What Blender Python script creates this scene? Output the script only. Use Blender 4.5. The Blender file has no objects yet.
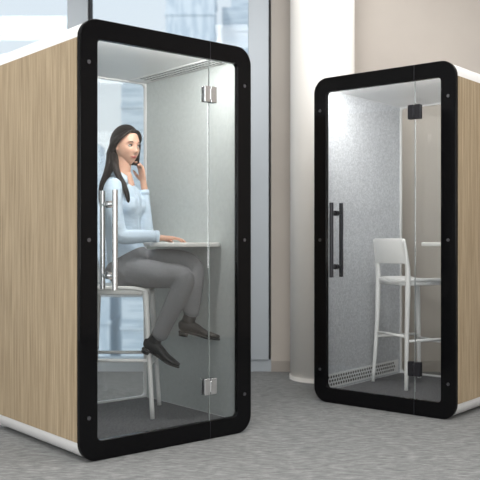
import bpy, bmesh, math
from mathutils import Vector, Matrix
S=bpy.context.scene
COL=S.collection
# ---------------------------------------------------------------- materials
def mat(name,col,rough=0.5,metal=0.0,spec=0.5,noise=None,bump=None,emit=None,sheen=0):
    m=bpy.data.materials.new(name); m.use_nodes=True
    nt=m.node_tree; b=nt.nodes['Principled BSDF']
    b.inputs['Base Color'].default_value=(*col,1); b.inputs['Roughness'].default_value=rough
    b.inputs['Metallic'].default_value=metal
    b.inputs['Specular IOR Level'].default_value=spec
    if sheen: b.inputs['Sheen Weight'].default_value=sheen
    tc=nt.nodes.new('ShaderNodeTexCoord')
    if noise:
        c2,scale,stretch=noise[:3]
        mp=nt.nodes.new('ShaderNodeMapping'); mp.inputs['Scale'].default_value=stretch
        nt.links.new(tc.outputs['Object'],mp.inputs['Vector'])
        n=nt.nodes.new('ShaderNodeTexNoise'); n.inputs['Scale'].default_value=scale; n.inputs['Detail'].default_value=5
        nt.links.new(mp.outputs[0],n.inputs['Vector'])
        r=nt.nodes.new('ShaderNodeValToRGB')
        lo,hi=(noise[3] if len(noise)>3 else (.35,.65))
        r.color_ramp.elements[0].position=lo; r.color_ramp.elements[1].position=hi
        r.color_ramp.elements[0].color=(*col,1); r.color_ramp.elements[1].color=(*c2,1)
        nt.links.new(n.outputs[0],r.inputs[0]); nt.links.new(r.outputs[0],b.inputs['Base Color'])
    if bump:
        scale,st,stretch=bump
        mp=nt.nodes.new('ShaderNodeMapping'); mp.inputs['Scale'].default_value=stretch
        nt.links.new(tc.outputs['Object'],mp.inputs['Vector'])
        n=nt.nodes.new('ShaderNodeTexNoise'); n.inputs['Scale'].default_value=scale
        nt.links.new(mp.outputs[0],n.inputs['Vector'])
        bp=nt.nodes.new('ShaderNodeBump'); bp.inputs['Strength'].default_value=st; bp.inputs['Distance'].default_value=.01
        nt.links.new(n.outputs[0],bp.inputs['Height']); nt.links.new(bp.outputs[0],b.inputs['Normal'])
    if emit:
        b.inputs['Emission Color'].default_value=(*emit[0],1); b.inputs['Emission Strength'].default_value=emit[1]
    return m
def glass(name,tint,fac=1.0):
    m=bpy.data.materials.new(name); m.use_nodes=True; nt=m.node_tree; nt.nodes.clear()
    o=nt.nodes.new('ShaderNodeOutputMaterial'); t=nt.nodes.new('ShaderNodeBsdfTransparent'); g=nt.nodes.new('ShaderNodeBsdfGlossy')
    mx=nt.nodes.new('ShaderNodeMixShader'); f=nt.nodes.new('ShaderNodeFresnel'); f.inputs[0].default_value=1.45
    mu=nt.nodes.new('ShaderNodeMath'); mu.operation='MULTIPLY'; mu.inputs[1].default_value=fac
    t.inputs[0].default_value=(*tint,1); g.inputs['Roughness'].default_value=0.0
    nt.links.new(f.outputs[0],mu.inputs[0]); nt.links.new(mu.outputs[0],mx.inputs[0])
    nt.links.new(t.outputs[0],mx.inputs[1]); nt.links.new(g.outputs[0],mx.inputs[2]); nt.links.new(mx.outputs[0],o.inputs[0])
    return m
M={}
M['black']=mat('black_glass_frame',(.003,.003,.0035),.1,spec=.15)
M['white']=mat('white_shell',(.84,.84,.84),.35)
M['wood']=mat('oak_veneer',(.355,.27,.17),.5,noise=((.50,.395,.265),3.0,(14,14,.5),(.3,.7)),bump=(40,.15,(6,6,.3)))
nt=M['wood'].node_tree; b=nt.nodes['Principled BSDF']
tc=nt.nodes.new('ShaderNodeTexCoord'); mp=nt.nodes.new('ShaderNodeMapping'); mp.inputs['Scale'].default_value=(90,90,1.6)
n=nt.nodes.new('ShaderNodeTexNoise'); n.inputs['Scale'].default_value=2; n.inputs['Detail'].default_value=4
r=nt.nodes.new('ShaderNodeValToRGB'); r.color_ramp.elements[0].color=(.66,.64,.60,1); r.color_ramp.elements[1].color=(1,1,1,1)
r.color_ramp.elements[0].position=.35; r.color_ramp.elements[1].position=.6
mx=nt.nodes.new('ShaderNodeMixRGB'); mx.blend_type='MULTIPLY'; mx.inputs[0].default_value=1
src=b.inputs['Base Color'].links[0].from_socket
nt.links.new(tc.outputs['Object'],mp.inputs[0]); nt.links.new(mp.outputs[0],n.inputs['Vector']); nt.links.new(n.outputs[0],r.inputs[0])
nt.links.new(src,mx.inputs[1]); nt.links.new(r.outputs[0],mx.inputs[2]); nt.links.new(mx.outputs[0],b.inputs['Base Color'])

M['felt_g']=mat('felt_green_grey',(.50,.54,.535),.95,noise=((.55,.59,.585),60,(1,1,1)))
M['felt_b']=mat('felt_blue_grey',(.46,.48,.51),.95,noise=((.66,.68,.71),90,(1,1,1)))
M['carpet']=mat('booth_carpet',(.07,.07,.075),.95,noise=((.20,.20,.21),120,(1,1,1)))
M['steel']=mat('brushed_steel',(.72,.73,.74),.25,metal=1)
M['gap_refl']=mat('gap_and_dark_reflection',(.03,.03,.035),.3,metal=.6)  # dark reflection put into the steel colour; also serves the door gaps
M['dark']=mat('dark_hole',(.02,.02,.022),.8)
M['gedge']=mat('glass_edge',(.30,.34,.33),.3)
M['glass']=glass('clear_glass',(.985,.992,.99),1.0)
M['wglass']=glass('window_glass',(.97,.985,.99),.5)
M['plastic']=mat('white_plastic',(.88,.88,.87),.35)
M['desk']=mat('white_laminate',(.88,.87,.84),.35)
M['skin']=mat('skin',(.60,.345,.245),.45,noise=((.64,.375,.27),12,(1,1,1)))
M['skin'].node_tree.nodes['Principled BSDF'].inputs['Subsurface Weight'].default_value=.08
M['lips']=mat('lips',(.42,.11,.10),.35)
M['hair']=mat('dark_hair',(.004,.003,.0028),.4,spec=.25,noise=((.011,.007,.006),6,(40,40,2)),bump=(30,.35,(12,12,.8)))
M['shirt']=mat('blue_shirt',(.53,.65,.77),.85,noise=((.58,.69,.80),10,(1,1,1)),bump=(11,1.0,(1,1,2.2)))
M['pants']=mat('grey_trousers',(.195,.20,.215),.9,noise=((.215,.22,.235),90,(1,1,1)),bump=(9,.7,(1.5,1.5,1)))
M['shoe']=mat('black_leather',(.006,.006,.007),.28)
M['eye']=mat('eye_white',(.75,.73,.70),.2)
M['iris']=mat('iris_dark',(.03,.015,.008),.1)

# ---------------------------------------------------------------- helpers
def link(o,parent=None):
    COL.objects.link(o)
    if parent: o.parent=parent
    return o
def empty(name,loc=(0,0,0),rz=0):
    e=bpy.data.objects.new(name,None); e.location=loc; e.rotation_euler=(0,0,rz); e.empty_display_size=.1
    return link(e)
def mesh_obj(name,verts,faces,m,parent=None,smooth=False):
    me=bpy.data.meshes.new(name); me.from_pydata([tuple(v) for v in verts],[],faces); me.materials.append(m)
    bm=bmesh.new(); bm.from_mesh(me); bmesh.ops.recalc_face_normals(bm,faces=bm.faces); bm.to_mesh(me); bm.free()
    if smooth:
        for p in me.polygons: p.use_smooth=True
    return link(bpy.data.objects.new(name,me),parent)
def boxdata(x0,x1,y0,y1,z0,z1):
    v=[(x,y,z) for x in (x0,x1) for y in (y0,y1) for z in (z0,z1)]
    f=[(0,1,3,2),(4,6,7,5),(0,4,5,1),(2,3,7,6),(0,2,6,4),(1,5,7,3)]
    return v,f
def box(name,x0,x1,y0,y1,z0,z1,m,parent=None,bev=0):
    v,f=boxdata(x0,x1,y0,y1,z0,z1); o=mesh_obj(name,v,f,m,parent)
    if bev:
        b=o.modifiers.new('b','BEVEL'); b.width=bev; b.segments=3
    return o
def multi(name,parts,m,parent=None,smooth=False):
    V=[];F=[]
    for v,f in parts:
        k=len(V); V+=list(v); F+=[tuple(i+k for i in q) for q in f]
    return mesh_obj(name,V,F,m,parent,smooth)
def rrect(x0,x1,z0,z1,r,n=10):
    out=[]
    for cx,cz,a0 in ((x1-r,z1-r,0),(x0+r,z1-r,90),(x0+r,z0+r,180),(x1-r,z0+r,270)):
        for i in range(n+1):
            a=math.radians(a0+90*i/n); out.append((cx+r*math.cos(a),cz+r*math.sin(a)))
    return out
def ring(name,outer,inner,y0,y1,m,parent,bev=0):
    n=len(outer); V=[]
    for lo,y in ((outer,y0),(inner,y0),(outer,y1),(inner,y1)):
        V+=[(p[0],y,p[1]) for p in lo]
    F=[]
    for i in range(n):
        j=(i+1)%n
        F+=[(i,j,n+j,n+i),(2*n+i,3*n+i,3*n+j,2*n+j),(i,2*n+i,2*n+j,j),(n+i,n+j,3*n+j,3*n+i)]
    o=mesh_obj(name,V,F,m,parent)
    for p in o.data.polygons: p.use_smooth=True
    o.data.set_sharp_from_angle(angle=math.radians(35))
    if bev:
        b=o.modifiers.new('b','BEVEL'); b.width=bev; b.segments=2; b.limit_method='ANGLE'; b.angle_limit=math.radians(50)
    return o
def cr(a,b,c,d,t):
    return .5*((2*b)+(c-a)*t+(2*a-5*b+4*c-d)*t*t+(3*b-a-3*c+d)*t**3)
def loftdata(pts,rad,side=(0,1,0),n=20,sub=4,cap=True):
    P=[Vector(p) for p in pts]; R=[Vector((r,r)) if not isinstance(r,(tuple,list)) else Vector(r) for r in rad]
    if sub>1 and len(P)>2:
        P2=[];R2=[]
        for i in range(len(P)-1):
            a=P[max(i-1,0)];b=P[i];c=P[i+1];d=P[min(i+2,len(P)-1)]
            ra=R[max(i-1,0)];rb=R[i];rc=R[i+1];rd=R[min(i+2,len(P)-1)]
            for k in range(sub):
                t=k/sub; P2.append(cr(a,b,c,d,t)); R2.append(cr(ra,rb,rc,rd,t))
        P2.append(P[-1]);R2.append(R[-1]); P,R=P2,R2
    V=[];F=[];side=Vector(side)
    ts=[]
    for i in range(len(P)):
        ts.append((P[min(i+1,len(P)-1)]-P[max(i-1,0)]).normalized())
    if cap: # rounded ends
        e0=P[0]-ts[0]*min(R[0])*.5; e1=P[-1]+ts[-1]*min(R[-1])*.5
        P=[e0]+P+[e1]; R=[R[0]*.6]+R+[R[-1]*.6]; ts=[ts[0]]+ts+[ts[-1]]
    for p,r,t in zip(P,R,ts):
        s=(side-t*side.dot(t)).normalized(); w=t.cross(s)
        for k in range(n):
            a=2*math.pi*k/n; V.append(p+s*r[0]*math.cos(a)+w*r[1]*math.sin(a))
    m=len(P)
    for i in range(m-1):
        for k in range(n):
            F.append((i*n+k,i*n+(k+1)%n,(i+1)*n+(k+1)%n,(i+1)*n+k))
    F.append(tuple(range(n))); F.append(tuple((m-1)*n+k for k in range(n)))
    return V,F
def ellipsoid(c,r,rot=None,nu=24,nv=16,fn=None):
    V=[];F=[];c=Vector(c)
    for j in range(nv+1):
        ph=math.pi*j/nv
        for i in range(nu):
            a=2*math.pi*i/nu; p=Vector((r[0]*math.sin(ph)*math.cos(a),r[1]*math.sin(ph)*math.sin(a),r[2]*math.cos(ph)))
            if fn: p=fn(p)
            if rot: p=rot@p
            V.append(c+p)
    for j in range(nv):
        for i in range(nu):
            F.append((j*nu+i,(j+1)*nu+i,(j+1)*nu+(i+1)%nu,j*nu+(i+1)%nu))
    return V,F
def remeshed(name,parts,m,parent,vox=.005,it=4,fac=.5):
    o=multi(name,parts,m,parent,True)
    bm=bmesh.new(); bm.from_mesh(o.data); bmesh.ops.remove_doubles(bm,verts=bm.verts,dist=1e-6); bm.to_mesh(o.data); bm.free()
    r=o.modifiers.new('r','REMESH'); r.mode='VOXEL'; r.voxel_size=vox; r.use_smooth_shade=True
    if it:
        s=o.modifiers.new('s','SMOOTH'); s.iterations=it; s.factor=fac
    return o
def cyl(p0,p1,r,n=16):
    return loftdata([p0,p1],[r,r],side=(.3,.9,.2) if abs((Vector(p1)-Vector(p0)).normalized().dot(Vector((.3,.9,.2)).normalized()))<.9 else (1,0,0),n=n,sub=1,cap=False)

# ---------------------------------------------------------------- booths
def booth(name,loc,rz,W,D,seam,felt,handle_mat,H=2.2):
    e=empty(name,loc,rz); t=.1
    ring('front_frame',rrect(0,W,0.0,H,.10),rrect(t,W-t,t,H-t,.025),0,.03,M['black'],e,bev=.003)
    ring('shell',rrect(.004,W-.004,.004,H-.004,.097),rrect(.035,W-.035,.035,H-.035,.07),.031,D-.03,M['white'],e)
    ring('back_frame',rrect(0,W,0.0,H,.10),rrect(.055,W-.055,.07,H-.07,.03),D-.03,D,M['white'],e,bev=.003)
    box('side_panel_left',-.001,.01,.033,D-.034,.10,H-.10,M['wood'],e)
    box('side_panel_right',W-.01,W+.001,.033,D-.034,.10,H-.10,M['wood'],e)
    box('wall_lining_left',.036,.05,.032,D-.031,.06,H-.065,felt,e)
    box('wall_lining_right',W-.05,W-.036,.032,D-.031,.06,H-.065,felt,e)
    box('ceiling_lining',.051,W-.051,.032,D-.031,H-.062,H-.04,M['white'],e)
    box('carpet_floor',.051,W-.051,.032,D-.031,.036,.06,M['carpet'],e)
    # glass
    box('door_glass',t-.02,seam-.002,.010,.018,t-.02,H-t+.02,M['glass'],e)
    box('sidelight_glass',seam+.002,W-t+.02,.010,.018,t-.02,H-t+.02,M['glass'],e)
    box('rear_glass',.05,W-.05,D-.018,D-.010,.06,H-.06,M['glass'],e)
    multi('door_gap',[boxdata(seam-.0015,seam+.0015,-.001,.0,.004,t),boxdata(seam-.0015,seam+.0015,-.001,.0,H-t,H-.004)],M['gap_refl'],e)
    box('door_edge',seam-.0013,seam+.0013,.010,.018,t,H-t,M['gedge'],e)
    # hinges
    hp=[]
    for hz in (.29,1.905):
        for sx in (-1,1):
            x0,x1=(seam-.042,seam-.003) if sx<0 else (seam+.003,seam+.042)
            hp+=[boxdata(x0,x1,-.006,.009,hz-.045,hz+.045),boxdata(x0,x1,.019,.030,hz-.045,hz+.045)]
        hp.append(cyl((seam,-.004,hz-.03),(seam,-.004,hz+.03),.007))
    o=multi('hinges',hp,M['steel'] if handle_mat is M['steel'] else M['gap_refl'],e)
    o.modifiers.new('b','BEVEL').width=.002
    # handle
    hu=t+.072; hs=[]
    for yy in (-.045,.075):
        hs.append(cyl((hu,yy,.85),(hu,yy,1.35),.014,24))
    for hz in (.92,1.28):
        hs.append(cyl((hu,-.045,hz),(hu,.075,hz),.009)); hs.append(cyl((hu,-.002,hz),(hu,.010,hz),.018)); hs.append(cyl((hu,.018,hz),(hu,.028,hz),.018))
    o=multi('door_handle',hs,handle_mat,e)
    for p in o.data.polygons: p.use_smooth=True
    o.data.set_sharp_from_angle(angle=math.radians(40))
    # frame bolts
    bl=[cyl((x,-.003,z),(x,.001,z),.010,20) for x in (.05,W-.05) for z in (.22,1.1,1.98)]
    multi('frame_bolts',bl,mat('bolt_steel',(.12,.12,.13),.3,metal=.8),e)
    # vents : perforated strips low on both walls and on ceiling
    box('vent_strip_left',.05,.054,.06,D-.06,.075,.17,M['white'],e)
    box('vent_strip_ceiling',W-.20,W-.07,.06,D-.06,H-.066,H-.0621,M['white'],e)
    dots=[]
    nn=int((D-.2)/.032)
    for i in range(nn):
        for k in range(3):
            y=.10+.032*i+(.016 if k%2 else 0); z=.097+k*.026
            dots.append(cyl((.0535,y,z),(.0548,y,z),.0095,10))
            dots.append(cyl((W-.175+.04*k,y,H-.0665),(W-.175+.04*k,y,H-.0655),.010,10))
    multi('vent_holes',dots,M['dark'],e)
    # added fill lamp, hidden behind the header, brightens the booth interior
    l=bpy.data.lights.new('added_booth_fill','AREA'); l.shape='RECTANGLE'; l.size=W-.3; l.size_y=.03; l.energy=10; l.color=(1,.98,.95)
    lo=bpy.data.objects.new('added_booth_fill',l); lo.location=(W*.5,.055,H-.07); lo.rotation_euler=(math.radians(38),0,0); link(lo,e)
    return e
A=Vector((-.784,4.10,0)); angA=math.radians(40.2); WA=1.11; DA=1.03
B=Vector((.507,5.736,0)); angB=math.radians(-39.6); WB=1.04; DB=1.14
booth('phone_booth',A,angA,WA,DA,.812,M['felt_g'],M['steel'])
booth('phone_booth.001',B,angB,WB,DB,.759,M['felt_b'],M['gap_refl'])  # handle and hinges dark: reflection painted into their colour

def desk(name,loc,rz,poly,z1=1.085,th=.025):
    n=len(poly); V=[(x,y,z1-th) for x,y in poly]+[(x,y,z1) for x,y in poly]
    F=[tuple(range(n)),tuple(range(n,2*n))]+[(i,(i+1)%n,n+(i+1)%n,n+i) for i in range(n)]
    o=mesh_obj(name,V,F,M['desk']); o.location=loc; o.rotation_euler=(0,0,rz)
    b=o.modifiers.new('b','BEVEL'); b.width=.006; b.segments=2; b.limit_method='ANGLE'
    return o
def roundpoly(pts,r=.04,n=5):
    out=[];m=len(pts)
    for i,p in enumerate(pts):
        p=Vector(p);a=Vector(pts[i-1]);c=Vector(pts[(i+1)%m])
        d1=(a-p).normalized();d2=(c-p).normalized();rr=min(r,(a-p).length*.4,(c-p).length*.4)
        s=p+d1*rr;e=p+d2*rr
        for k in range(n+1):
            t=k/n; out.append(tuple((1-t)**2*s+2*t*(1-t)*p+t*t*e))
    return out
desk('wall_desk',A,angA,roundpoly([(1.0595,.20),(.76,.20),(.72,.30),(.72,.44),(.80,.58),(.92,.66),(.92,.88),(1.0595,.88)]))
desk('wall_desk.001',B,angB,roundpoly([(WB-.051,.16),(.72,.16),(.69,.26),(.69,.50),(.78,.60),(WB-.051,.60)]))

# ---------------------------------------------------------------- bar stool
def stool(name,loc,rz):
    e=empty(name,loc,rz); h=.205; zs=.835-.06
    # local: +x forward, origin on floor
    nx,ny=14,14;V=[];F=[]
    def sv(i,j,top):
        x=-.19+.38*i/nx; y=-.20+.40*j/ny
        ax=x/.19; ay=y/.20; k=(abs(ax)**6+abs(ay)**6)**(1/6)
        k2=max(abs(ax),abs(ay)); s=k2/k if k>0 else 1
        x*=s;y*=s
        z=zs-.018*(1-(y/.20)**2)*(1-max(0,ax)**2*.4)-(.02*max(0,ax)**3)
        return (x,y,z if top else z-.022)
    for top in (1,0):
        for i in range(nx+1):
            for j in range(ny+1): V.append(sv(i,j,top))
    N=(nx+1)*(ny+1); idx=lambda i,j:i*(ny+1)+j
    for i in range(nx):
        for j in range(ny):
            F.append((idx(i,j),idx(i+1,j),idx(i+1,j+1),idx(i,j+1)))
            F.append((N+idx(i,j),N+idx(i,j+1),N+idx(i+1,j+1),N+idx(i+1,j)))
    for i in range(nx):
        for j in (0,ny): F.append((idx(i,j),idx(i+1,j),N+idx(i+1,j),N+idx(i,j)))
    for j in range(ny):
        for i in (0,nx): F.append((idx(i,j),idx(i,j+1),N+idx(i,j+1),N+idx(i,j)))
    o=mesh_obj('seat',V,F,M['plastic'],e,True)
    b=o.modifiers.new('b','BEVEL');b.width=.006;b.segments=2;b.limit_method='ANGLE';b.angle_limit=math.radians(50)
    legs=[]
    for sy in (-1,1):
        legs.append(loftdata([(h,sy*h,0.006),(h-.025,sy*(h-.025),.4),(h-.045,sy*(h-.035),zs-.03)],[(.013,.014),(.015,.017),(.019,.022)],side=(1,0,0),n=12,cap=False))
        legs.append(loftdata([(-h,sy*h,0.006),(-h+.02,sy*(h-.02),.4),(-h+.03,sy*(h-.022),zs-.03),(-h+.02,sy*(h-.02),zs+.12),(-h-.005,sy*(h-.025),zs+.27)],[(.013,.014),(.015,.017),(.018,.02),(.014,.016),(.010,.014)],side=(1,0,0),n=12,cap=False))
    multi('legs',legs,M['plastic'],e,True)
    ft=[]
    a=h-.024
    ft.append(loftdata([(a,-a,.31),(a,a,.31)],[(.011,.014)]*2,side=(0,0,1),n=12,sub=1,cap=False))
    ft.append(loftdata([(-a,-a,.37),(-a,a,.37)],[(.010,.012)]*2,side=(0,0,1),n=12,sub=1,cap=False))
    for sy in (-1,1):
        ft.append(loftdata([(-a,sy*a,.34),(a,sy*a,.34)],[(.010,.013)]*2,side=(0,0,1),n=12,sub=1,cap=False))
    b2=h-.035
    for q in (((b2,-b2,zs-.035),(b2,b2,zs-.035)),((-b2,-b2,zs-.035),(-b2,b2,zs-.035)),((-b2,-b2,zs-.035),(b2,-b2,zs-.035)),((-b2,b2,zs-.035),(b2,b2,zs-.035))):
        ft.append(loftdata(q,[(.018,.009)]*2,side=(0,0,1),n=12,sub=1,cap=False))
    multi('stretchers',ft,M['plastic'],e,True)
    V=[];F=[];n=14
    for k in range(n+1):
        t=-1+2*k/n; y=t*(h-.022); bx=-h-.03+.028*t*t
        for dx,z in ((0,zs+.10),(0.004,zs+.19),(-.014,zs+.275)):
            V.append((bx+dx+.012,y,z))
    for k in range(n):
        for j in range(2):
            F.append((k*3+j,(k+1)*3+j,(k+1)*3+j+1,k*3+j+1))
    o=mesh_obj('backrest',V,F,M['plastic'],e,True)
    s=o.modifiers.new('s','SOLIDIFY'); s.thickness=.014; s.offset=0
    b=o.modifiers.new('b','BEVEL');b.width=.005;b.segments=2;b.limit_method='ANGLE';b.angle_limit=math.radians(50)
    return e
stool('bar_stool',(-.71,5.04,.06),math.radians(0))
stool('bar_stool.001',(1.244,6.02,.06),math.radians(24.3))

# ---------------------------------------------------------------- woman
w=empty('woman')
fw=Vector((math.cos(math.radians(-18)),math.sin(math.radians(-18)),0)); sd=Vector((-fw.y,fw.x,0))
shirt=[]
shirt.append(loftdata([(-.665,5.03,.955),(-.683,5.03,1.02),(-.70,5.035,1.10),(-.71,5.035,1.20),(-.712,5.03,1.30),(-.716,5.03,1.38),(-.722,5.03,1.435),(-.715,5.03,1.475)],
   [(.158,.128),(.142,.115),(.122,.10),(.128,.108),(.142,.122),(.155,.102),(.125,.075),(.062,.058)],side=sd,n=32))
for s_ in (-1,1):
    c=Vector((-.712,5.03,1.305))+fw*.070+sd*(.065*s_)
    shirt.append(ellipsoid(c,(.058,.06,.065)))
shirt.append(loftdata([(-.735,4.91,1.425),(-.742,4.875,1.375),(-.728,4.855,1.26),(-.70,4.842,1.145),(-.672,4.842,1.118),(-.58,4.865,1.122),(-.49,4.893,1.122)],
   [.052,.056,.049,.045,.044,.040,.033],n=20))
shirt.append(loftdata([(-.69,5.15,1.425),(-.672,5.165,1.37),(-.63,5.15,1.25),(-.582,5.115,1.15),(-.568,5.10,1.14),(-.578,5.10,1.25),(-.588,5.107,1.39)],
   [.050,.053,.047,.044,.043,.040,.034],n=20))
remeshed('shirt',shirt,M['shirt'],w,.0055,5)
cf=[loftdata([(-.50,4.890,1.122),(-.475,4.8975,1.121)],[.0365,.0345],n=20,sub=1,cap=False),
    loftdata([(-.5875,5.107,1.375),(-.5905,5.107,1.405)],[.037,.035],n=20,sub=1,cap=False)]
multi('cuffs',cf,M['shirt'],w,True)
nb=Vector((-.706,5.03,1.475))
V=[];F=[];n=24
for k in range(n+1):
    a=math.radians(38)+math.radians(284)*k/n
    d=fw*math.cos(a)+sd*math.sin(a); fr=max(0,math.cos(a))
    for rr,z in ((.056,.035-.03*fr),(.062,.052-.045*fr),(.082,.020-.07*fr)):
        V.append(nb+d*rr+Vector((0,0,z-.01)))
for k in range(n):
    for j in range(2): F.append((k*3+j,(k+1)*3+j,(k+1)*3+j+1,k*3+j+1))
o=mesh_obj('collar',V,F,M['shirt'],w,True); s=o.modifiers.new('s','SOLIDIFY'); s.thickness=.004
multi('placket',[loftdata([nb+fw*.07+Vector((0,0,-.045)),Vector((-.712,5.03,1.33))+fw*.117,Vector((-.71,5.035,1.20))+fw*.107,Vector((-.695,5.03,1.08))+fw*.104],[(.012,.004)]*4,side=sd,n=10)],M['shirt'],w,True)

# trousers
pt=[]
pt.append(loftdata([(-.665,5.02,.87),(-.66,5.02,.91),(-.665,5.025,.97),(-.685,5.03,1.03)],[(.155,.125),(.172,.142),(.156,.128),(.13,.108)],side=sd,n=32))
pt.append(loftdata([(-.65,5.09,.93),(-.54,5.05,.955),(-.40,4.965,.972),(-.31,4.91,.965),(-.272,4.885,.93),(-.268,4.865,.86),(-.275,4.85,.75),(-.283,4.845,.675)],
   [.092,.088,.075,.064,.061,.057,.050,.047],n=22))
pt.append(loftdata([(-.66,4.95,.922),(-.56,4.90,.905),(-.43,4.84,.895),(-.345,4.80,.895),(-.325,4.79,.86),(-.355,4.80,.78),(-.42,4.83,.65),(-.468,4.85,.545)],
   [.092,.086,.074,.065,.061,.060,.053,.048],n=22))
remeshed('trousers',pt,M['pants'],w,.006,4)
remeshed('neck',[loftdata([(-.715,5.03,1.44),(-.708,5.03,1.50),(-.70,5.03,1.56),(-.692,5.03,1.62)],[(.062,.056),(.05,.05),(.047,.048),(.05,.052)],side=sd,n=24),
   loftdata([Vector((-.712,5.03,1.42))+fw*.055,nb+fw*.035+Vector((0,0,.02))],[(.035,.03),(.03,.022)],side=sd,n=16,sub=1)],M['skin'],w,.004,3)

# head
HC=Vector((-.683,5.03,1.665)); HR=Matrix.Rotation(math.radians(-42),3,'Z')@Matrix.Rotation(math.radians(5),3,'Y')
def g(p,c,s):
    return math.exp(-(((p[0]-c[0])/s[0])**2+((p[1]-c[1])/s[1])**2))
def headfn(p):
    x,y,z=p
    t=max(0,-z/.118)
    y*=1-.24*t**1.8
    if x>0: x*=1-.06*t
    else: x*=1-.45*t**1.2
    x+=.012*t
    if x>0.02:
        x=min(x,x*.97)
        q=(y,z); front=min(1,(x-.02)/.04)
        x+=front*(.016*g(q,(0,-.033),(.012,.013))+.007*g(q,(0,-.012),(.009,.022))
           -.010*g(q,(.032,.002),(.016,.013))-.010*g(q,(-.032,.002),(.016,.013))
           +.004*g(q,(0,.026),(.05,.012))
           +.008*g(q,(0,-.066),(.022,.011))+.010*g(q,(0,-.103),(.024,.014))
           +.005*g(q,(.042,-.030),(.018,.020))+.005*g(q,(-.042,-.030),(.018,.020)))
    return Vector((x,y,z))
V,F=ellipsoid(HC,(.090,.070,.116),HR,96,80,headfn)
hd=mesh_obj('head',V,F,M['skin'],w,True)
hd.data.materials.append(M['lips'])
HRi=HR.inverted()
for p in hd.data.polygons:
    c=HRi@(Vector(p.center)-HC)
    if c.x>.05 and (abs(c.y)/.023)**1.6+(abs(c.z+.066-.05*abs(c.y))/.0075)**2<1: p.material_index=1
def hp(x,y,z): return HC+HR@Vector((x,y,z))
ey=[];ir=[];br=[]
for s_ in (-1,1):
    ey.append(ellipsoid(hp(.0695,.031*s_,.001),(.010,.0135,.0070),HR)); 
    ir.append(ellipsoid(hp(.0775,.031*s_+.002,.001),(.0035,.0058,.0058),HR))
    br.append(loftdata([hp(.082,.014*s_,.020),hp(.083,.030*s_,.025),hp(.070,.048*s_,.020)],[.0022,.0026,.0012],n=8))
    br.append(loftdata([hp(.079,.019*s_,.004),hp(.0815,.031*s_,.0085),hp(.073,.045*s_,.003)],[.0014,.0022,.0014],n=8))
multi('eyes',ey,M['eye'],w,True); multi('irises',ir,M['iris'],w,True); multi('eyebrows',br,M['hair'],w,True)
er=[]
for s_ in (-1,1):
    er.append(loftdata([hp(.0,.066*s_,-.03),hp(-.004,.074*s_,-.012),hp(-.012,.079*s_,.008),hp(-.006,.078*s_,.022),hp(.006,.071*s_,.018)],[.006,.007,.007,.006,.004],n=10))
    er.append(ellipsoid(hp(-.002,.069*s_,.0),(.012,.006,.022),HR))
remeshed('ears',er,M['skin'],w,.002,2)
# hair
def sst(a,b,x):
    t=max(0,min(1,(x-a)/(b-a))); return t*t*(3-2*t)
def hairfn(p):
    x,y,z=p
    if x<0: x*=1.16
    m1=sst(.012,.034,x)*(1-sst(.050,.074,z+.14*abs(y)))
    m2=sst(-.025,.0,x)*(1-sst(-.02,.012,z))
    mask=max(m1,m2)
    k=1-.24*mask
    part=math.exp(-((y-.018)/.006)**2)*sst(.02,.09,z)*.02
    k-=part
    return Vector((x*k,y*k,z*(1-.02*mask) if z>0 else z*k))
hr=[ellipsoid(hp(-.008,0,.016),(.099,.081,.114),HR,96,72,hairfn)]
hr.append(loftdata([hp(-.070,0,.02),hp(-.085,-.015,-.045),Vector((-.765,5.02,1.56)),Vector((-.785,5.01,1.49)),Vector((-.812,5.01,1.42)),Vector((-.82,5.01,1.33)),Vector((-.815,5.01,1.26))],[(.066,.048),(.064,.042),(.060,.034),(.060,.026),(.058,.020),(.048,.016),(.02,.008)],side=sd,n=24))
hr.append(loftdata([hp(-.04,-.055,-.05),Vector((-.738,4.955,1.54)),Vector((-.718,4.93,1.485)),Vector((-.685,4.905,1.43)),Vector((-.660,4.897,1.365)),Vector((-.648,4.905,1.29))],[(.030,.022),(.028,.020),(.026,.018),(.025,.016),(.021,.013),(.006,.005)],side=sd,n=20))
hr.append(loftdata([hp(.062,-.020,.092),hp(.050,-.056,.070),hp(.022,-.077,.040),hp(-.015,-.083,.005),hp(-.045,-.074,-.04),hp(-.05,-.062,-.09)],[(.012,.008),(.018,.010),(.024,.012),(.027,.014),(.028,.016),(.024,.016)],side=HR@Vector((1,0,0)),n=16))
hr.append(loftdata([hp(.062,.025,.092),hp(.050,.056,.070),hp(.022,.077,.040),hp(-.015,.081,.005),hp(-.045,.070,-.04)],[(.010,.008),(.014,.010),(.020,.010),(.024,.012),(.024,.014)],side=HR@Vector((1,0,0)),n=16))
remeshed('hair',hr,M['hair'],w,.0035,3)

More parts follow.
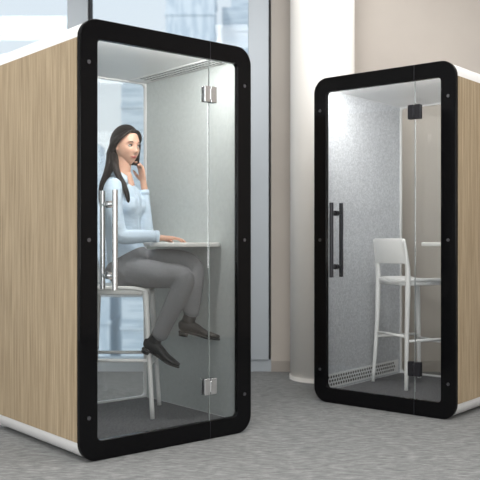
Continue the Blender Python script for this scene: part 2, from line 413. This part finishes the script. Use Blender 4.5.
# hands
def hand(name,wrist,d,nrm,thumb,curl,scale=.93):
    d=Vector(d).normalized(); nrm=Vector(nrm); nrm=(nrm-d*nrm.dot(d)).normalized(); s=d.cross(nrm)
    if s.dot(Vector(thumb))<0: s=-s
    W=Vector(wrist); k=scale; parts=[]
    parts.append(loftdata([W-d*.055,W,W+d*.025*k,W+d*.055*k,W+d*.085*k],[(.026*k,.022*k),(.026*k,.019*k),(.034*k,.016*k),(.040*k,.0145*k),(.038*k,.011*k)],side=s,n=20))
    offs=(.030,.010,-.010,-.029); lens=(.070,.079,.073,.057); st=(.084,.088,.085,.077)
    for i in range(4):
        base=W+d*st[i]*k+s*offs[i]*k; P=[base-d*.02*k,base]; ang=0; cdir=d+s*(offs[i]*2.2)
        cdir.normalize(); p=base.copy()
        for j,f in enumerate((.45,.31,.24)):
            ang+=curl[j]*(1+.10*i)
            q=cdir*math.cos(ang)-nrm*math.sin(ang); p=p+q*lens[i]*f*k; P.append(p.copy())
        parts.append(loftdata(P,[.0092*k,.0094*k,.0085*k,.0078*k,.0062*k],side=s,n=12,sub=3))
    b=W+d*.022*k+s*.024*k-nrm*.004
    t1=(d*.65+s*.72-nrm*.25).normalized(); t2=(d*.88+s*.38-nrm*.3).normalized()
    parts.append(loftdata([b-t1*.01,b+t1*.03*k,b+t1*.03*k+t2*.026*k,b+t1*.03*k+t2*.050*k],[.014*k,.0115*k,.0098*k,.007*k],side=s,n=12,sub=3))
    return remeshed(name,parts,M['skin'],w,.0025,2)
hand('right_hand',(-.462,4.901,1.112),(.96,.22,-.02),(0,0,1),(0,1,0),(.16,.22,.18))
hand('left_hand',(-.590,5.105,1.455),(-.16,-.02,1),(.80,.50,0),(-.5,.84,0),(.22,.55,.45))
ph=box('smartphone',-.032,.032,-.004,.004,-.066,.066,M['shoe'],w,bev=.003)
ph.matrix_local=Matrix.Translation((-.632,5.088,1.618))@Matrix.Rotation(math.radians(142),4,'Z')@Matrix.Rotation(math.radians(-8),4,'Y')

# shoes
def shoe(name,ankle,d):
    A_=Vector(ankle); d=Vector(d).normalized(); s=Vector((0,0,1)).cross(d).normalized(); u=d.cross(s)
    P=lambda f,v: A_+d*f+u*v
    up=[loftdata([P(-.052,-.060),P(-.03,-.056),P(.03,-.060),P(.09,-.078),P(.14,-.085),P(.178,-.088)],[(.024,.03),(.031,.036),(.034,.031),(.040,.021),(.036,.017),(.020,.011)],side=s,n=20)]
    up.append(loftdata([P(-.012,-.03),P(-.004,.03)],[(.034,.040),(.031,.036)],side=s,n=18,sub=1))
    remeshed(name+'_upper',up,M['shoe'],w,.004,3)
    so=[loftdata([P(-.055,-.094),P(.0,-.094),P(.06,-.099),P(.12,-.106),P(.185,-.102)],[(.028,.006),(.032,.006),(.034,.006),(.042,.006),(.022,.005)],side=s,n=16)]
    so.append(loftdata([P(-.028,-.09),P(-.028,-.118)],[(.028,.030),(.025,.027)],side=s,n=16,sub=1,cap=False))
    multi(name+'_sole',so,M['shoe'],w,True)
shoe('left_shoe',(-.283,4.845,.655),(.97,-.02,-.16))
shoe('right_shoe',(-.475,4.852,.535),(.87,-.10,-.42))

# ---------------------------------------------------------------- room
floor_m=mat('striped_carpet',(.16,.165,.17),.95)
nt=floor_m.node_tree; b=nt.nodes['Principled BSDF']
tc=nt.nodes.new('ShaderNodeTexCoord'); mp=nt.nodes.new('ShaderNodeMapping'); mp.inputs['Scale'].default_value=(2.6,26,1); mp.inputs['Rotation'].default_value=(0,0,math.radians(8))
n1=nt.nodes.new('ShaderNodeTexNoise'); n1.inputs['Scale'].default_value=5; n1.inputs['Detail'].default_value=8; n1.inputs['Roughness'].default_value=.7; n1.inputs['Distortion'].default_value=.5
r=nt.nodes.new('ShaderNodeValToRGB'); cr_=r.color_ramp; cr_.elements[0].position=.34; cr_.elements[0].color=(.08,.085,.09,1); cr_.elements[1].position=.66; cr_.elements[1].color=(.36,.36,.355,1)
e_=cr_.elements.new(.5); e_.color=(.185,.19,.19,1)
n2=nt.nodes.new('ShaderNodeTexNoise'); n2.inputs['Scale'].default_value=160
bp=nt.nodes.new('ShaderNodeBump'); bp.inputs['Strength'].default_value=.4; bp.inputs['Distance'].default_value=.01
nt.links.new(tc.outputs['Object'],mp.inputs[0]); nt.links.new(mp.outputs[0],n1.inputs['Vector']); nt.links.new(n1.outputs[0],r.inputs[0]); nt.links.new(r.outputs[0],b.inputs['Base Color'])
nt.links.new(tc.outputs['Object'],n2.inputs['Vector']); nt.links.new(n2.outputs[0],bp.inputs['Height']); nt.links.new(bp.outputs[0],b.inputs['Normal'])
wall_m=mat('warm_grey_wall',(.46,.42,.385),.8,noise=((.49,.45,.41),2,(1,1,1)))
wl=mat('light_wall',(.68,.67,.65),.8)
frame_m=mat('window_aluminium',(.42,.46,.50),.4,metal=.2)
X0,X1,Y0,Y1,HH=-5,4.6,-3,7.0,3.7
box('floor',X0,X1,Y0,Y1+.25,-.1,0,floor_m)
box('ceiling',X0,X1,Y0,Y1+.25,HH,HH+.1,wl)
box('wall_back',.26,X1,Y1,Y1+.2,0,HH,wall_m)
box('wall_right',X1,X1+.1,Y0,Y1+.2,0,HH,wall_m)
box('wall_left',X0-.1,X0,Y0,Y1+.2,0,HH,wl)
box('wall_front',X0,X1,Y0-.1,Y0,0,HH,wl)
box('baseboard_back',.26,X1,Y1-.012,Y1,0,.09,mat('baseboard_paint',(.35,.32,.29),.6))
box('trim_1',X0,.26,Y1+.02,Y1+.2,HH-.25,HH,wl)
box('trim_2',X0,.26,Y1+.0,Y1+.2,0,.10,frame_m)
mull=[-4.34,-2.84,-1.345,.165]
prev=X0
for i,x in enumerate(mull):
    e=empty('window_%d'%(i+1),(0,0,0))
    box('mullion',x-.095,x+.075,Y1-.02,Y1+.14,.10,HH-.25,frame_m,e,bev=.004)
    box('gasket',x+.075,x+.09,Y1,Y1+.14,.10,HH-.25,M['dark'],e)
    box('pane',prev,x-.095,Y1+.09,Y1+.10,.10,HH-.25,M['wglass'],e)
    box('transom',prev,x-.095,Y1+.05,Y1+.13,.62,.67,frame_m,e)
    prev=x+.09
# column
n=48
e=empty('column',(.655,6.66,0))
def ringc(z0,z1,r):
    V=[(r*math.cos(2*math.pi*k/n),r*math.sin(2*math.pi*k/n),z) for z in (z0,z1) for k in range(n)]
    F=[(k,(k+1)%n,n+(k+1)%n,n+k) for k in range(n)]+[tuple(range(n)),tuple(range(n,2*n))]
    return V,F
cm=mat('white_column_paint',(.82,.80,.77),.55)
o=multi('shaft',[ringc(0.02,HH,.255)],cm,e); 
for p in o.data.polygons: p.use_smooth=len(p.vertices)==4
multi('base_ring',[ringc(0,.03,.262)],cm,e)
multi('seams',[boxdata(-.002,.002,-.2565,-.25,.03,HH)],mat('seam_grey',(.4,.39,.37),.7),e).rotation_euler=(0,0,math.radians(22))

# ---------------------------------------------------------------- outside
gm=mat('hazed_ground',(.50,.52,.53),.9,noise=((.85,.86,.86),.035,(1,2.2,1),(.38,.62)))  # ground lightened in its colour to stand for haze
box('ground_outside',-500,500,12,900,-16,-15,gm)
bt=mat('hazed_pale_facade',(.56,.63,.69),.8,noise=((.72,.77,.81),.4,(3,3,.5),(.45,.55)))  # both facade colours paled and blued to imitate distance haze
bt2=mat('hazed_grey_facade',(.47,.54,.60),.8,noise=((.66,.71,.75),.5,(.3,.3,6),(.47,.53)))
sky_e=empty('city_skyline')
blds=[(-34,-24,150,16),(-17,-12,120,26),(-11.5,-4,130,44),(-3,3,140,40),(-60,-42,170,30),(-28,-21,95,8),(-19,-14,90,-3),(-12,-7,85,1),(-75,-62,150,18),(-100,-84,160,30),(4,14,150,30),(-40,-32,100,2)]
for i,(a,b_,y,h) in enumerate(blds):
    parts=[boxdata(a,b_,y,y+12,-15,h),boxdata(a+1.5,b_-1.5,y+2,y+8,h,h+2.5)]
    for k in range(int((h+15)/4)):
        parts.append(boxdata(a-.15,b_+.15,y-.2,y+12.2,-12+k*4,-11.6+k*4))
    multi('building_%d'%i,parts,bt if i%2==0 else bt2,sky_e)

# ---------------------------------------------------------------- world + lights
wd=bpy.data.worlds.new('World'); S.world=wd; wd.use_nodes=True; nt=wd.node_tree; bg=nt.nodes['Background']
tc=nt.nodes.new('ShaderNodeTexCoord'); sx=nt.nodes.new('ShaderNodeSeparateXYZ'); r=nt.nodes.new('ShaderNodeValToRGB')
r.color_ramp.elements[0].position=0; r.color_ramp.elements[0].color=(.88,.91,.93,1); r.color_ramp.elements[1].position=.6; r.color_ramp.elements[1].color=(.60,.74,.88,1)
nt.links.new(tc.outputs['Generated'],sx.inputs[0]); nt.links.new(sx.outputs[2],r.inputs[0]); nt.links.new(r.outputs[0],bg.inputs[0]); bg.inputs[1].default_value=1.05
def area(name,loc,rot,sx_,sy_,e,col=(1,.98,.95)):
    l=bpy.data.lights.new(name,'AREA'); l.shape='RECTANGLE'; l.size=sx_; l.size_y=sy_; l.energy=e; l.color=col
    o=bpy.data.objects.new(name,l); o.location=loc; o.rotation_euler=rot; link(o); return o
for i,(x,y) in enumerate(((-2.5,1),(0,1),(2.5,1),(-2.5,4),(0.3,3.6),(2.8,4.2),(0.9,5.8))):
    area('ceiling_fill' if i==0 else 'ceiling_fill.%03d'%i,(x,y,HH-.03),(0,0,0),1.2,1.2,50 if i<6 else 25)  # added fill lamps under the unseen ceiling
area('rear_fill_softbox',(-1.0,-2.8,2.0),(math.radians(90),0,0),6,2.6,250,(.98,.99,1))  # added softbox behind the camera for soft frontal fill
sl=bpy.data.lights.new('sun','SUN'); sl.energy=1.3; sl.angle=.1; so_=bpy.data.objects.new('sun',sl); so_.rotation_euler=(math.radians(50),0,math.radians(-20)); link(so_)

# ---------------------------------------------------------------- camera
cd=bpy.data.cameras.new('camera'); cd.sensor_width=36; cd.lens=837/480*36; cd.clip_end=2000
cd.dof.use_dof=True; cd.dof.focus_distance=4.8; cd.dof.aperture_fstop=2.8
co=bpy.data.objects.new('camera',cd); co.location=(0,0,1.1); co.rotation_euler=(math.radians(90),0,0); link(co)
S.camera=co
S.view_settings.view_transform='Standard'; S.view_settings.look='None'; S.view_settings.exposure=0
